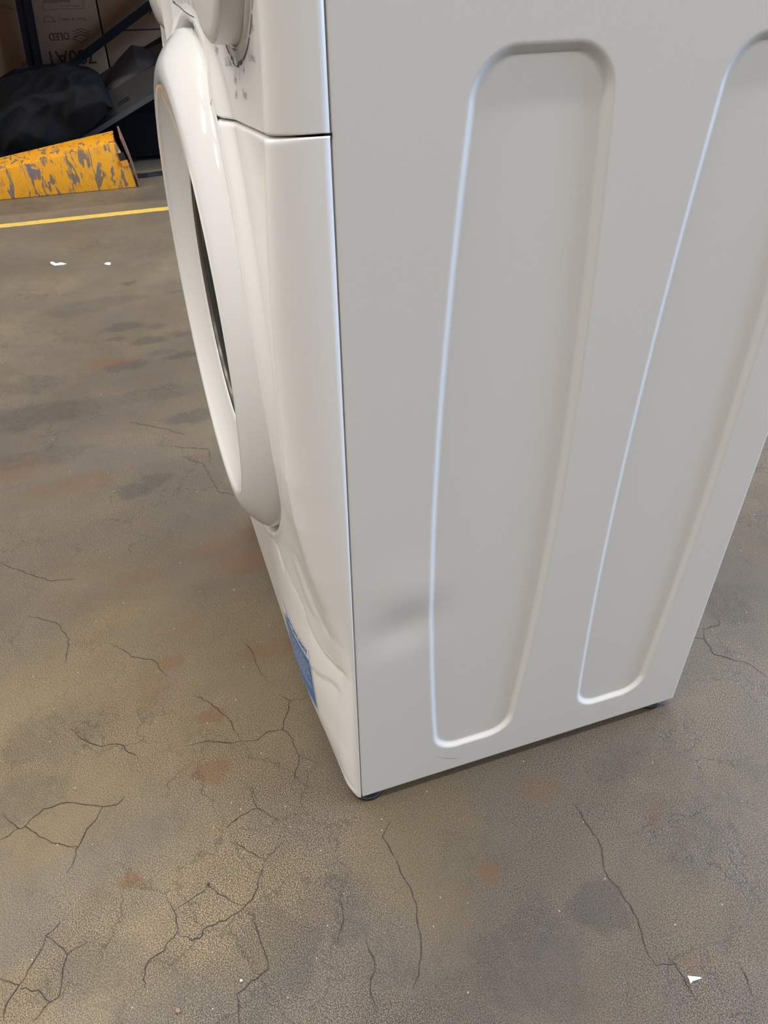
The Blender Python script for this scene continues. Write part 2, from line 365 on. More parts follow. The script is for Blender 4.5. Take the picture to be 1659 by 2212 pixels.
# the long cracks, each a shallow dirt-filled ribbon in the slab
CR = [[(5, 1754), (22, 1775), (40, 1790), (54, 1785), (78, 1800), (105, 1816), (137, 1825), (170, 1828)],
      [(54, 1785), (72, 1765), (94, 1747), (130, 1736), (159, 1734), (195, 1739), (222, 1743), (253, 1738), (268, 1722)],
      [(222, 1743), (210, 1767), (188, 1790), (170, 1828), (163, 1837), (161, 1855), (145, 1884)], [(40, 1790), (22, 1803), (0, 1814)],
      [(358, 1935), (376, 1968), (380, 1990), (383, 2013), (362, 2036), (356, 2053), (325, 2072), (313, 2091), (309, 2116), (312, 2135)],
      [(376, 1968), (416, 1940), (450, 1915), (488, 1937), (524, 1957)],
      [(575, 1857), (564, 1888), (550, 1931), (524, 1964), (488, 1989), (463, 1998), (441, 2006), (438, 2018), (430, 2027), (414, 2033), (383, 2013)],
      [(524, 1964), (548, 1979), (552, 1996), (559, 2018), (571, 2054), (579, 2094), (542, 2120), (510, 2148), (515, 2181), (517, 2212)],
      [(127, 2154), (135, 2110), (146, 2062), (123, 2040), (98, 2022), (130, 1993)], [(146, 2062), (192, 2033)],
      [(0, 2114), (22, 2121), (42, 2127), (22, 2156), (9, 2185), (9, 2206)], [(42, 2127), (61, 2096), (78, 2069), (98, 2025)],
      [(42, 2136), (83, 2139), (108, 2165), (72, 2205)], [(127, 2154), (108, 2165)], [(575, 1857), (590, 1842), (612, 1820)], [(506, 1816), (545, 1842), (575, 1857)],
      [(535, 1700), (546, 1722), (557, 1747), (600, 1772)], [(557, 1747), (520, 1762), (490, 1790)],
      [(602, 1497), (627, 1514), (624, 1528), (620, 1541), (610, 1576), (627, 1591), (639, 1617), (646, 1633), (640, 1660), (633, 1688)],
      [(520, 1601), (558, 1598), (579, 1580), (610, 1576)], [(627, 1514), (661, 1507)], [(646, 1633), (672, 1642)],
      [(520, 1382), (546, 1409), (558, 1441), (575, 1470)], [(538, 1697), (548, 1712), (555, 1732)], [(400, 1612), (450, 1600), (485, 1604), (520, 1601)],
      [(1518, 1356), (1522, 1381), (1543, 1414), (1580, 1424), (1615, 1433), (1654, 1461)], [(1488, 1380), (1505, 1378), (1522, 1381)],
      [(1551, 1328), (1554, 1350), (1521, 1359)], [(845, 1772), (826, 1808), (845, 1840), (862, 1872), (885, 1915), (902, 1962), (910, 2050), (905, 2105), (890, 2140)],
      [(738, 1930), (742, 1990), (730, 2040)], [(1240, 1738), (1275, 1790), (1300, 1832), (1306, 1880), (1342, 1930), (1378, 1985), (1400, 2064), (1416, 2087)],
      [(1416, 2087), (1459, 2083)], [(1440, 2060), (1459, 2083), (1478, 2112), (1490, 2136), (1506, 2162)], [(1595, 2080), (1612, 2110), (1625, 2150)],
      [(150, 1575), (185, 1600), (215, 1612), (260, 1608), (300, 1640)], [(420, 1500), (470, 1530), (500, 1560), (520, 1601)], [(790, 2030), (810, 2080), (800, 2130), (815, 2190)],
      [(390, 985), (440, 1003), (455, 1030), (470, 1062), (510, 1070)], [(280, 912), (350, 925), (400, 940)], [(370, 965), (450, 970), (455, 1000)],
      [(0, 1215), (60, 1240), (110, 1255), (160, 1250)], [(60, 1330), (120, 1345), (150, 1380), (140, 1430)], [(240, 1390), (290, 1420), (330, 1425), (360, 1460)]]
cv, cf = [], []
for line in CR:
    pts = []
    for a, b2 in zip(line, line[1:]):
        A, B = np.array(fl(*a)), np.array(fl(*b2)); L = np.linalg.norm(B - A); k = max(2, int(L / .006)); nrm = np.array([-(B - A)[1], (B - A)[0]]) / L
        for i in range(k):
            t = i / k; pts.append(A + (B - A) * t + nrm * (rnd.uniform(-.0018, .0018) if i else 0))
    pts.append(np.array(fl(*line[-1])))
    for i, p in enumerate(pts):
        q = pts[min(i + 1, len(pts) - 1)] - pts[max(i - 1, 0)]; q = q / (np.linalg.norm(q) + 1e-9); nn = np.array([-q[1], q[0]])
        w = rnd.uniform(.00028, .00066) * (1 if 1 < i < len(pts) - 2 else .5)
        n0 = len(cv); cv += [(*(p + nn * w), .0004), (*(p - nn * w), .0004)]
        if i: cf.append((n0 - 2, n0 - 1, n0 + 1, n0))
cr = mesh_obj('crack', cv, cf, M_CRACK, floor, False); cr['kind'] = 'stuff'; cr['label'] = 'dark hairline cracks running through the concrete'

# painted yellow line on the floor
A = [fl(0, 485), fl(358, 447), fl(358, 459), fl(0, 494)]
d = np.array(A[1]) - np.array(A[0]); d /= np.linalg.norm(d)
e0, e1 = np.array(A[0]) - d * 1.5, np.array(A[0]) + d * 2.2; wv_ = np.array([.045, 0])
lv, lf = [], []; n = 260
for i in range(n + 1):
    p = e0 + (e1 - e0) * i / n; j1, j2 = rnd.uniform(-.0012, .0012), rnd.uniform(-.0012, .0012)
    lv += [(p[0] + j1, p[1], .0006), (p[0] + wv_[0] + j2, p[1], .0006)]
    if i: lf.append((2 * i - 2, 2 * i - 1, 2 * i + 1, 2 * i))
fline = mesh_obj('floor_line', lv, lf, M_LINE, floor, False); fline['label'] = 'worn yellow line painted across the concrete'

# ------------------------------------------------------------------ setting: walls, ceiling
def struct(o): o['kind'] = 'structure'; return o
struct(box('ceiling', (-9.2, -8.2, 6.2), (8.2, 6.4, 6.4), M_CEIL))
struct(box('wall_left', (-9.2, -8.2, 0), (-9.0, 6.4, 6.2), M_WALL))
struct(box('wall_front', (-9.0, -8.2, 0), (8.0, -8.0, 6.2), M_WALL))
struct(box('wall_right', (8.0, -8.2, 0), (8.2, 6.4, 6.2), M_WALL))
bm = bmesh.new()
add_box(bm, (-9.0, 6.2, 0), (-1.8, 6.4, 6.2)); add_box(bm, (1.6, 6.2, 0), (8.0, 6.4, 6.2)); add_box(bm, (-1.8, 6.2, 4.2), (1.6, 6.4, 6.2))
struct(bm_obj('wall_back', bm, M_WALL))
pd = bpy.data.lights.new('door_daylight', 'AREA'); pd.shape = 'RECTANGLE'; pd.size = 3.4; pd.size_y = 4.2; pd.energy = 1; pd.cycles.is_portal = True
po = bpy.data.objects.new('door_daylight', pd); COL.objects.link(po); po.location = (-.1, 6.3, 2.1); po.rotation_euler = (-PI / 2, 0, 0)

for i, (lx, ly) in enumerate(LAMPS):
    t = empty('ceiling_light', (lx, ly, 6.2)); tag(t, 'white ceiling strip light, %s line from the dark bay, %s from the daylight doorway' % (('first', 'second', 'third', 'fourth')[i // 5], ('fifth', 'fourth', 'third', 'second', 'nearest')[i % 5]), 'light', 'strip lights under the ceiling')
    bm = bmesh.new(); add_box(bm, (-.10, -.80, -.50), (.10, .80, -.44)); add_box(bm, (-.01, -.6, -.44), (.01, -.58, 0)); add_box(bm, (-.01, .58, -.44), (.01, .6, 0))
    bm_obj('housing', bm, M_FIT, t)
    ld = bpy.data.lights.new('strip_lamp', 'AREA'); ld.shape = 'RECTANGLE'; ld.size = .16; ld.size_y = 1.5; ld.energy = LAMP_POWER; ld.color = (1.0, .95, .885)
    lo = bpy.data.objects.new('strip_lamp', ld); COL.objects.link(lo); lo.location = (lx, ly, 5.695)

# ------------------------------------------------------------------ WASHING MACHINE
ZB, ZT, DEP, WID = .0144, .905, .432, .595
wm = empty('washing_machine', (0, 0, 0))
tag(wm, 'white front loading washing machine with dented lower front corner on short black feet', 'washing machine')

# --- right side panel with two pressed recesses and a dent
def rec(y, z, yc, h0, h1):
    zc, hz, rc = .413, .355, .030
    hw = h0 + (h1 - h0) * (1 - np.clip(np.abs(z - zc) / hz, 0, 1) ** 2)
    qx = np.abs(y - yc) - (hw - rc); qz = np.abs(z - zc) - (hz - rc)
    sd = np.hypot(np.maximum(qx, 0), np.maximum(qz, 0)) + np.minimum(np.maximum(qx, qz), 0) - rc
    return sst(0, -.0075, sd)
def side_x(y, z):
    x = -.0043 * rec(y, z, .1390, .0495, .0655) - .0043 * rec(y, z, .3235, .0475, .0605)
    # dent beside the front edge
    c, s = math.cos(.32), math.sin(.32)
    u = (y - .050) * c + (z - .283) * s; v = -(y - .050) * s + (z - .283) * c
    x = x - .0026 * np.exp(-(u / .040) ** 2 - (v / .026) ** 2)
    x = x + .0010 * np.exp(-((y - .05) / .03) ** 2 - ((z - .335) / .03) ** 2)
    x = x + .0006 * np.sin(PI * np.clip(y / DEP, 0, 1)) * np.sin(PI * np.clip((z - ZB) / .8, 0, 1))
    return x
ys = np.linspace(.0014, DEP - .0030, 330)
zs = np.unique(np.concatenate([np.linspace(ZB + .001, .125, 95), np.linspace(.125, .225, 26), np.linspace(.225, .35, 46), np.linspace(.35, .70, 90), np.linspace(.70, .80, 84), np.linspace(.80, ZT, 22)]).round(5))
SY, SZ = np.meshgrid(ys, zs, indexing='ij'); SX = side_x(SY, SZ)
# folded edges: front (y=0), back (y=DEP): extra columns
def edge_cols(y0, sgn, r):
    cols = []
    for a in np.linspace(15, 90, 6):
        a = math.radians(a); cols.append((-(1 - math.cos(a)) * r, y0 + sgn * math.sin(a) * r))
    cols.append((-.014, y0 + sgn * r)); return cols
base_f, base_b = side_x(ys[0], zs), side_x(ys[-1], zs)
fx = [(np.full(len(zs), c[1]), base_f + c[0]) for c in edge_cols(ys[0], -1, .0014)][::-1]
bx_ = [(np.full(len(zs), c[1]), base_b + c[0]) for c in edge_cols(ys[-1], 1, .0030)]
AY = np.vstack([np.array([f[0] for f in fx]), SY, np.array([f[0] for f in bx_])]); AX = np.vstack([np.array([f[1] for f in fx]), SX, np.array([f[1] for f in bx_])])
AZ = np.tile(zs, (AY.shape[0], 1))
# bottom fold: two rows
r0 = (AX[:, :1] - .0010, AY[:, :1], AZ[:, :1] - .0010); r1 = (AX[:, :1] - .014, AY[:, :1], AZ[:, :1] - .0010)
AX = np.hstack([r1[0], r0[0], AX]); AY = np.hstack([r1[1], r0[1], AY]); AZ = np.hstack([r1[2], r0[2], AZ])
V = np.stack([AX, AY, AZ], -1).reshape(-1, 3)
sp = mesh_obj('side_panel', V.tolist(), grid_faces(*AX.shape).tolist(), M_SIDE, wm, True)
sp['label'] = 'pressed steel side panel with two long recesses and a dent'
# scratches and specks on the side panel
def on_side(px, py, off=.0003):
    q = P3(px, py, 0, 0.0); return (float(side_x(q[1], q[2])) + off, float(q[1]), float(q[2]))
for pts, w in (([(944, 1633), (955, 1637), (966, 1638), (978, 1638), (990, 1638)], .0005), ([(1150, 1597), (1158, 1594), (1165, 1592)], .0004), ([(1444, 1496), (1450, 1492), (1456, 1488)], .0003)):
    sv, sf = [], []
    for i, p in enumerate(pts):
        a = on_side(*p); k = len(sv); ww = w * (1 - abs(2 * i / (len(pts) - 1) - 1) * .7)
        sv += [(a[0], a[1], a[2] + ww / 2), (a[0], a[1], a[2] - ww / 2)]
        if i: sf.append((k - 2, k - 1, k + 1, k))
    mesh_obj('scratch', sv, sf, M_SCR, sp, False)

# --- front surfaces
DCX, DCZ, RH = -.2975, .5135, .2480
FZ = [.010, .0144, .022, .035, .06, .077, .10, .15, .187, .25, .30, .36, .45, .54, .62, .68, .7265, .77, .82, .90]
FYv = [-.008, -.0125, -.0185, -.0230, -.0270, -.0292, -.0312, -.0352, -.0375, -.0412, -.0436, -.0453, -.0466, -.0463, -.0452, -.0420, -.0390, -.0365, -.0350, -.0335]
def sm_interp(z):
    z = np.asarray(z, float); o = np.zeros_like(z)
    for k, w in ((-.012, .25), (0, .5), (.012, .25)): o = o + w * np.interp(z + k, FZ, FYv)
    return np.where(z < .03, np.interp(z, FZ, FYv), o)
def zseam(x): return .7265 - .10 * np.clip(-.013 - x, 0, .12) + 0 * x
def ridge(x, z, pts, w, amp):
    d = np.full(np.shape(x), 1e3)
    for (a, b2), (c, e) in zip(pts, pts[1:]):
        L2 = (c - a) ** 2 + (e - b2) ** 2; t = np.clip(((x - a) * (c - a) + (z - b2) * (e - b2)) / L2, 0, 1)
        d = np.minimum(d, np.hypot(x - a - t * (c - a), z - b2 - t * (e - b2)))
    return amp * np.exp(-(d / w) ** 2)
def front_y(x, z, dents=True):
    x = np.asarray(x, float); z = np.asarray(z, float)
    y = sm_interp(z) - .001 * (1 - np.clip(np.abs(x - DCX) / .28, 0, 1) ** 2)
    r = np.hypot(x - DCX, z - DCZ); th = np.arctan2(z - DCZ, np.abs(x - DCX))
    k = sst(-.45, .35, th) * (1 - .85 * sst(.95, 1.25, th)); wdt = .010 + .021 * k
    y = y - (.0012 + .0073 * k) * sst(RH + wdt, RH + .002, r)
    y = y - .0020 * np.exp(-((x + .17) / .06) ** 2 - ((z - .14) / .10) ** 2)
    y = y + np.interp(z, [.0144, .03, .077, .10, .17, .225, .27, .31, .36, .42, .47], [.0020, .0080, .0140, .0170, .0240, .0290, .0270, .0215, .0125, .0040, 0]) * np.exp(-(np.minimum(x, 0) / .085) ** 2)
    if dents:
        def ledge(xs, zs_, A, up_, dn, rec_):
            d = np.interp(x, xs, zs_) - z
            return A * sst(-up_, dn, d) * np.exp(-np.maximum(d - dn, 0) / rec_) * sst(xs[0] - .03, xs[0] + .03, x) * (1 - sst(xs[-1] - .006, xs[-1] + .012, x))
        y = y + ledge([-.150, -.121, -.108, -.094, -.082, -.079, -.070, -.053, -.029, -.014], [.306, .298, .284, .276, .262, .241, .225, .219, .223, .229], .0020, .002, .0065, .024)
        y = y + ledge([-.094, -.068, -.045, -.028], [.160, .169, .185, .192], .0014, .003, .010, .022)
        y = y + ridge(x, z, [(-.062, .348), (-.055, .317), (-.048, .290), (-.036, .268)], .0055, .0007)
        y = y - ridge(x, z, [(-.074, .330), (-.066, .300), (-.058, .275)], .0060, .0006)
        y = y + ridge(x, z, [(-.136, .330), (-.143, .296), (-.132, .280)], .0045, .0009)
    return y
def corner(u, z, left=False):
    """u 0..1 : from the side edge round onto the front"""
    c = np.interp(z, [0, .05, .2, .4, .6, .73, .9], [.026, .030, .034, .026, .018, .0135, .0125])
    xf = -c; yf = front_y(xf, z)
    n = np.interp(z, [0, .22, .45, .73, .9], [2.1, 2.2, 2.2, 3.0, 3.0])
    a = u * PI / 2
    x = -c + c * np.maximum(np.cos(a), 0) ** (2 / n); y = -.0016 + (front_y(x, z) + .0016) * np.sin(a) ** (2 / n)
    return x, y
US = np.linspace(0, 1, 34)
def front_shell(name, z0f, z1f, nv, vden, mat, lip_top, lip_bot, hole=True):
    """grid over the front: columns go side edge -> corner -> flat -> other corner"""
    v = vden
    xs_flat = np.linspace(0, 1, 225)[1:-1]
    cols = []
    def zrow(x): a, b2 = z0f(x), z1f(x); return a + (b2 - a) * v
    # inner return at the right edge
    z = zrow(0.0 * v); cols.append((np.full_like(v, -.012), np.full_like(v, -.0016), z))
    for u in US:
        z = zrow(0.0 * v - .012); x, y = corner(u, z); cols.append((x, y, z))
    for t in xs_flat:
        c = np.interp(zrow(0 * v - .012), [0, .05, .2, .4, .6, .73, .9], [.026, .030, .034, .026, .018, .0135, .0125])
        x = -c + (-(WID - 2 * c)) * t; z = zrow(x); cols.append((x, front_y(x, z), z))
    for u in US[::-1]:
        z = zrow(0.0 * v - .012); x, y = corner(u, z); x2 = -WID - x
        yy = -.0016 + (front_y(x2 * 0 - WID + .03, z) + .0016) * ((y + .0016) / (front_y(-.03 + 0 * z, z) + .0016))
        cols.append((x2, yy, z))
    X = np.array([c[0] for c in cols]); Y = np.array([c[1] for c in cols]); Z = np.array([c[2] for c in cols])
    zt, zb2 = Z[:, -1:], Z[:, :1]
    if lip_top:
        t = np.clip((Z - (zt - lip_top)) / lip_top, 0, 1); Y = Y + lip_top * .9 * (1 - np.sqrt(np.clip(1 - t * t, 0, 1))) * np.clip(-Y / .03, 0, 1)
    if lip_bot:
        t = np.clip(((zb2 + lip_bot) - Z) / lip_bot, 0, 1); Y = Y + lip_bot * .9 * (1 - np.sqrt(np.clip(1 - t * t, 0, 1))) * np.clip(-Y / .03, 0, 1)
    mask = None
    if hole:
        r = np.hypot(X - DCX, Z - DCZ); near = np.abs(r - RH - .0036) < .0016
        sc_ = np.where(near, (RH + .0036) / np.maximum(r, 1e-6), 1); X = DCX + (X - DCX) * sc_; Z = DCZ + (Z - DCZ) * sc_
        rc = np.hypot(X - DCX, Z - DCZ); rcm = (rc[:-1, :-1] + rc[1:, :-1] + rc[1:, 1:] + rc[:-1, 1:]) / 4
        mask = rcm > RH + .0034
    # back folds on top and bottom rows
    X = np.hstack([X[:, :1], X, X[:, -1:]]); Z = np.hstack([Z[:, :1], Z, Z[:, -1:]]); Y = np.hstack([np.minimum(Y[:, :1] + .012, .0), Y, np.minimum(Y[:, -1:] + .012, 0)])
    if mask is not None:
        mask = np.hstack([mask[:, :1], mask, mask[:, -1:]])
    me = bpy.data.meshes.new(name); f = grid_faces(*X.shape, mask)
    return mesh_obj(name, np.stack([X, Y, Z], -1).reshape(-1, 3).tolist(), f.tolist(), mat, wm, True)
vd = np.unique(np.concatenate([np.linspace(0, .06, 26), np.linspace(.06, .55, 150), np.linspace(.55, .975, 118), np.linspace(.975, 1, 14)]))
fp = front_shell('front_panel', lambda x: ZB + 0 * x, lambda x: zseam(x) - .0009, 0, vd, M_FRONT, .0035, 0)
fp['label'] = 'enamelled steel front panel creased and dented at its lower corner'
vc = np.unique(np.concatenate([np.linspace(0, .03, 8), np.linspace(.03, 1, 80)]))
cp = front_shell('control_panel', lambda x: zseam(x) + .0006, lambda x: ZT + 0 * x, 0, vc, M_PANEL, 0, .0012)
# wall and rolled lip of the door opening; separate below and above the seam
def rim(name, upper, mat, par):
    a_s = math.asin((.7180 - DCZ) / RH); a0, a1 = (a_s + .004, PI - a_s - .004) if upper else (PI - a_s + .004, 2 * PI + a_s - .004)
    vs_, fs_ = [], []; N = 110 if upper else 320
    for i in range(N + 1):
        a = a0 + (a1 - a0) * i / N
        for rr, dy in ((RH + .0080, .0002), (RH + .0060, -.0002), (RH + .0035, -.0003), (RH + .0012, -.0002), (RH + .0003, .0002), (RH - .0002, .0010), (RH - .0006, .03)):
            x, z = DCX + rr * math.cos(a), DCZ + rr * math.sin(a)
            vs_.append((x, float(front_y(x, z)) + dy, z))
        if i:
            k = 7 * i
            for j in range(6): fs_.append((k - 7 + j, k - 6 + j, k + j + 1, k + j))
    return mesh_obj(name, vs_, fs_, mat, par, True)
rim('opening_lip', False, M_FRONT, fp); rim('opening_lip', True, M_PANEL, cp)
lathe_y('opening_back', [(.25, -.012), (.10, -.012)], DCX, DCZ, M_GREYEDGE, wm, 64)

# --- cabinet: other sides, top, bottom, inner dark frame
box('left_side_panel', (-WID, 0, ZB), (-WID + .003, DEP, ZT), M_SIDE, wm)
box('back_panel', (-WID + .004, DEP - .004, ZB + .002), (-.016, DEP, ZT), M_SIDE, wm)
box('base_frame', (-WID + .01, .004, ZB + .004), (-.016, DEP - .006, ZB + .012), M_GREYEDGE, wm)
box('inner_frame', (-WID + .02, -.0005, ZB + .012), (-.0125, .006, ZT - .002), M_GREYEDGE, wm)
box('worktop', (-WID - .001, -.028, ZT + .002), (.001, DEP + .004, ZT + .022), M_PANEL, wm, .005, 3)
for fx_, fy_ in ((-.020, .0125), (-.022, .407), (-WID + .02, .0125), (-WID + .02, .407)):
    bm = bmesh.new()
    prof = [(0, .0002), (.0185, .0002), (.0200, .0018), (.0200, .0052), (.0178, .0068), (.0165, .0098), (.0075, .0108), (.0075, ZB + .005), (0, ZB + .005)]
    vv = [[bm.verts.new((fx_ + r * math.cos(2 * PI * i / 40), fy_ + r * math.sin(2 * PI * i / 40), z)) for r, z in prof[1:-1]] for i in range(40)]
    for i in range(40):
        for j in range(len(prof) - 3): bm.faces.new((vv[i][j], vv[i][j + 1], vv[(i + 1) % 40][j + 1], vv[(i + 1) % 40][j]))
    bm.faces.new([q[0] for q in vv]); bm.faces.new([q[-1] for q in vv])
    bm_obj('foot', bm, M_BLACKRUB, wm, True, 40)

# --- door: thick ring with a dished centre, glass bowl
scoop = lambda a: float(sst(-.16, .02, a) * sst(.98, .82, a)) if a < PI else 0.0
prof = smooth_prof([(.2370, -.0200), (.2400, -.0300), (.2414, -.0400), (.2411, -.0450), (.2375, -.0515), (.2285, -.0605), (.2187, -.0675), (.2110, -.0705), (.2040, -.0712), (.1990, -.0700), (.1930, -.0660), (.1780, -.0590), (.1600, -.0530), (.1480, -.0500), (.1450, -.0480), (.1440, -.0430)], 5)
dr = lathe_y('door_ring', prof, DCX, DCZ, M_DOOR, wm, 300,
             rfun=lambda a, j, r: .0065 * scoop((a + PI) % (2 * PI) - PI) * float(sst(.214, .203, r)) * float(sst(.165, .19, r)), angle=80)
dr['label'] = 'thick glossy white door ring with a dished inner face'
gp = [(.1450, -.0478)]
for i in range(7): gp += [(.1445 - i * .0030, -.0470 + .0004 * i), (.1430 - i * .0030, -.0484 + .0004 * i)]
lathe_y('glass_rim', gp, DCX, DCZ, M_GRIM, dr, 200, angle=20)['label'] = 'ribbed greenish edge of the door glass'
lathe_y('door_glass', smooth_prof([(.1240, -.0462), (.1180, -.0450), (.1080, -.0400), (.0950, -.0300), (.0850, -.0120), (.0001, -.0060)], 5), DCX, DCZ, M_GLASS, dr, 160)
lathe_y('smoked_trim', [(.1268, -.0470), (.1262, -.0492), (.1240, -.0488), (.1225, -.0455)], DCX, DCZ, M_DARKPL, dr, 160)
# --- programme dial
KX, KZ = -.0900, .8350
ky = float(front_y(KX, .77)) + .0005
def kring(name, prof, mat, par=None, **k): return lathe_y(name, prof, KX, KZ, mat, par or wm, 120, **k)
knob = kring('programme_dial', smooth_prof([(.0705, ky - .0004), (.0698, ky - .0135), (.0686, ky - .0162), (.0650, ky - .0180), (.0600, ky - .0184)], 5) + [(.0001, ky - .0188)], M_KNOB)
kring('dial_collar', [(.0700, ky + .001), (.0748, ky + .001), (.0746, ky - .0008), (.0736, ky - .0017), (.0716, ky - .0019), (.0709, ky - .0006)], M_KNOB, knob, angle=60)
# drop shaped pointer under the dial
bm = bmesh.new(); a = [(-.0085, 0), (-.0072, -.0042), (-.0040, -.0085), (0, -.0100), (.0040, -.0085), (.0072, -.0042), (.0085, 0), (0, .001)]
pts = [Vector((KX + .006 + u, ky + .001, KZ - .0728 + w_)) for u, w_ in a]
b0 = [bm.verts.new(p) for p in pts]; top = [bm.verts.new(Vector((KX + .006 + u * .8, ky - .0028 - (.0 if w_ < -.003 else .0012), KZ - .0728 + w_ * .85))) for u, w_ in a]
bm.faces.new(top)
for i in range(8): bm.faces.new((b0[i], b0[(i + 1) % 8], top[(i + 1) % 8], top[i]))
bm_obj('dial_pointer', bm, M_GREYEDGE if False else M_KNOB, knob, True, 50)

# --- printing on the control panel
lay_cp = lambda off: (lambda u, v: (u, float(front_y(u, v, False)) - off, v))
ink = Ink()
RT = .0805; deg = math.radians
for a0, a1, w_ in ((-118, -104, .0016), (-101.5, -97.5, .0022), (-96, -82, .0042), (-80, -73, .0022), (-71, -50, .0013), (-48.5, -38, .0013), (-36, -6, .0010), (-4, 40, .0010), (42, 120, .0010)):
    ink.arc(KX, KZ, RT, deg(a0), deg(a1), w_, 16)
ink.lay('dial_scale_printing', lay_cp(.0004), M_INK, cp)['label'] = 'dark printed ring segments round the dial'
ink = Ink()
def rad_text(t, ang, r, size=.0062, lines=1):
    a = deg(ang); ink.text(t, KX + r * math.cos(a), KZ + r * math.sin(a), size, .9, 0, False, 'c')
for t, an, r in (('1', -100, .088), ('2', -91, .090), ('3', -83, .090), ('4', -72, .088), ('5', -58, .088), ('6', -20, .088)): rad_text(t, an, r, .0065)
for t, dx, dz in (('White', -.052, .768), ('Night', -.075, .752), ('Dark', -.022, .750), ('Col.', -.036, .748), ('Syn.', -.004, .742), ('60°', -.004, .733), ('Synth', .026, .738)):
    ink.text(t, KX + dx, dz, .0070, .85, 0, False, 'c')
for t, x, z in (('Synthetics', -.032, .762), ('Quick', -.028, .778), ('Wool', -.024, .792), ('30°', -.022, .802), ('Mix', -.020, .815), ('Baby', -.020, .826), ('Silk', -.020, .838), ('Jeans', -.020, .850), ('Fast', -.022, .862)):
    ink.text(t, x, z, .0060, .55, 0, False, 'c')
ink.lay('dial_printing', lay_cp(.0004), M_INKS, cp)
ink = Ink()
for i in range(7):
    x0 = -.418 + i * .0228; ink.rect(x0, .7655, x0 + (.0205 if i else .020), .7664 + (.0012 if i == 0 else 0))
ink.lay('scale_bar_printing', lay_cp(.0004), M_INK, cp)
ink = Ink(); ink.text('Y', -.268, .757, .008, 1.2, 0, True).line([(-.272, .7585), (-.258, .7600)], .0010).line([(-.265, .7555), (-.260, .7635)], .0010).arc(-.262, .7562, .0022, 0, 2 * PI, .0007, 12)
ink.lay('symbol_printing', lay_cp(.0004), M_INK, cp)
BTN = [-.376, -.3485, -.321, -.2935, -.266]
for i, x in enumerate(BTN):
    yb = float(front_y(x, .80, False))
    bt = box('push_button', (x - .0125, yb - .0012, .7685), (x + .0125, yb + .003, .8180), M_PANEL, cp, .0009, 3)
    ink = Ink(); fb = lambda u, v, yb=yb: (u, yb - .0014, v)
    if i == 0: ink.rect(x - .006, .784, x - .002, .786).rect(x, .792, x + .004, .794)
    if i in (1, 2): [ink.rect(x - .006 + .004 * (k % 3), .779 + .004 * (k // 3), x - .0035 + .004 * (k % 3), .781 + .004 * (k // 3)) for k in range(24)]
    if i == 3: ink.rect(x - .001, .779, x + .001, .805)
    if i == 4: ink.arc(x, .784, .003, 0, 2 * PI, .0012, 12).rect(x - .001, .788, x + .001, .800).arc(x, .803, .003, 0, 2 * PI, .0012, 12)
    ink.lay('button_symbol', fb, M_INK, bt)
box('display_window', (-.428, float(front_y(-.36, .8, False)) - .002, .786), (-.400, -.03, .818), M_INKS, cp, .0015)

# --- detergent drawer front at the far side, bulging out
dv, df = [], []; nu, nv = 40, 24
for i in range(nu):
    u = i / (nu - 1)
    for j in range(nv):
        v = j / (nv - 1); zlow = .735 + .012 * abs(2 * u - 1) ** 2
        z = zlow + v * (.892 - zlow); x = -.585 + u * .135
        e = min(1, (1 - abs(2 * u - 1)) * 5) ** .5 * min(1, v * 6) ** .5 * min(1, (1 - v) * 8) ** .5
        dv.append((x, float(front_y(min(max(x, -.565), -.03), z, False)) * (1 if u > .12 else .55 + .45 * u / .12) - .0015 - .0125 * e * (1 - .3 * (2 * u - 1) ** 2), z))
drw = mesh_obj('detergent_drawer', dv, grid_faces(nu, nv).tolist(), M_DOOR, wm, True)
bm = bmesh.new(); add_box(bm, (-.4475, -.047, .722), (-.4430, -.030, .892), .001)
bm_obj('drawer_trim', bm, M_FRONT, wm, True)

# --- blue information sticker low on the front
def on_front(off): return lambda u, v: (u, float(front_y(u, v)) - off, v)
X0, X1, Z0, Z1 = -.178, -.0905, .076, .187
def grid_patch(name, x0, z0, x1, z1, off, mat, par):
    g = [(x0 + (x1 - x0) * i / 44, z0 + (z1 - z0) * j / 26) for i in range(45) for j in range(27)]
    return mesh_obj(name, [on_front(off)(*p) for p in g], grid_faces(45, 27).tolist(), mat, par, True)
stk = grid_patch('sticker', X0, Z0, X1, Z1, .0004, M_STW, fp); stk['label'] = 'blue and white information sticker'
grid_patch('sticker_print', X0 + .002, Z0 + .002, X1 - .002, Z1 - .020, .0007, M_BLUE, stk)['label'] = 'blue field of the sticker'
ink = Ink(); ink.text('IMPORTANT', X1 - .003, Z1 - .0150, .0150, .80, 0, True, 'r'); ink.lay('sticker_heading', on_front(.0009), M_BLUE, stk)
ink = Ink(); z = Z1 - .030
for row in range(9):
    x = X0 + .006; end = X1 - (.006 if row else .018) - (.014 if row in (5, 8) else 0)
    while x < end:
        w_ = rnd.uniform(.004, .009); k = 0
        while k < w_ and x + k < end: ink.rect(x + k, z, x + k + .0009, z + .0035 * rnd.choice((.6, .6, 1))); k += .0016
        x += w_ + .002
    z -= .0072 if row < 5 else .0060
ink.rect(X0 + .004, Z0 + .006, X1 - .004, Z0 + .0066)
ink.lay('sticker_text', on_front(.0009), M_STW, stk)

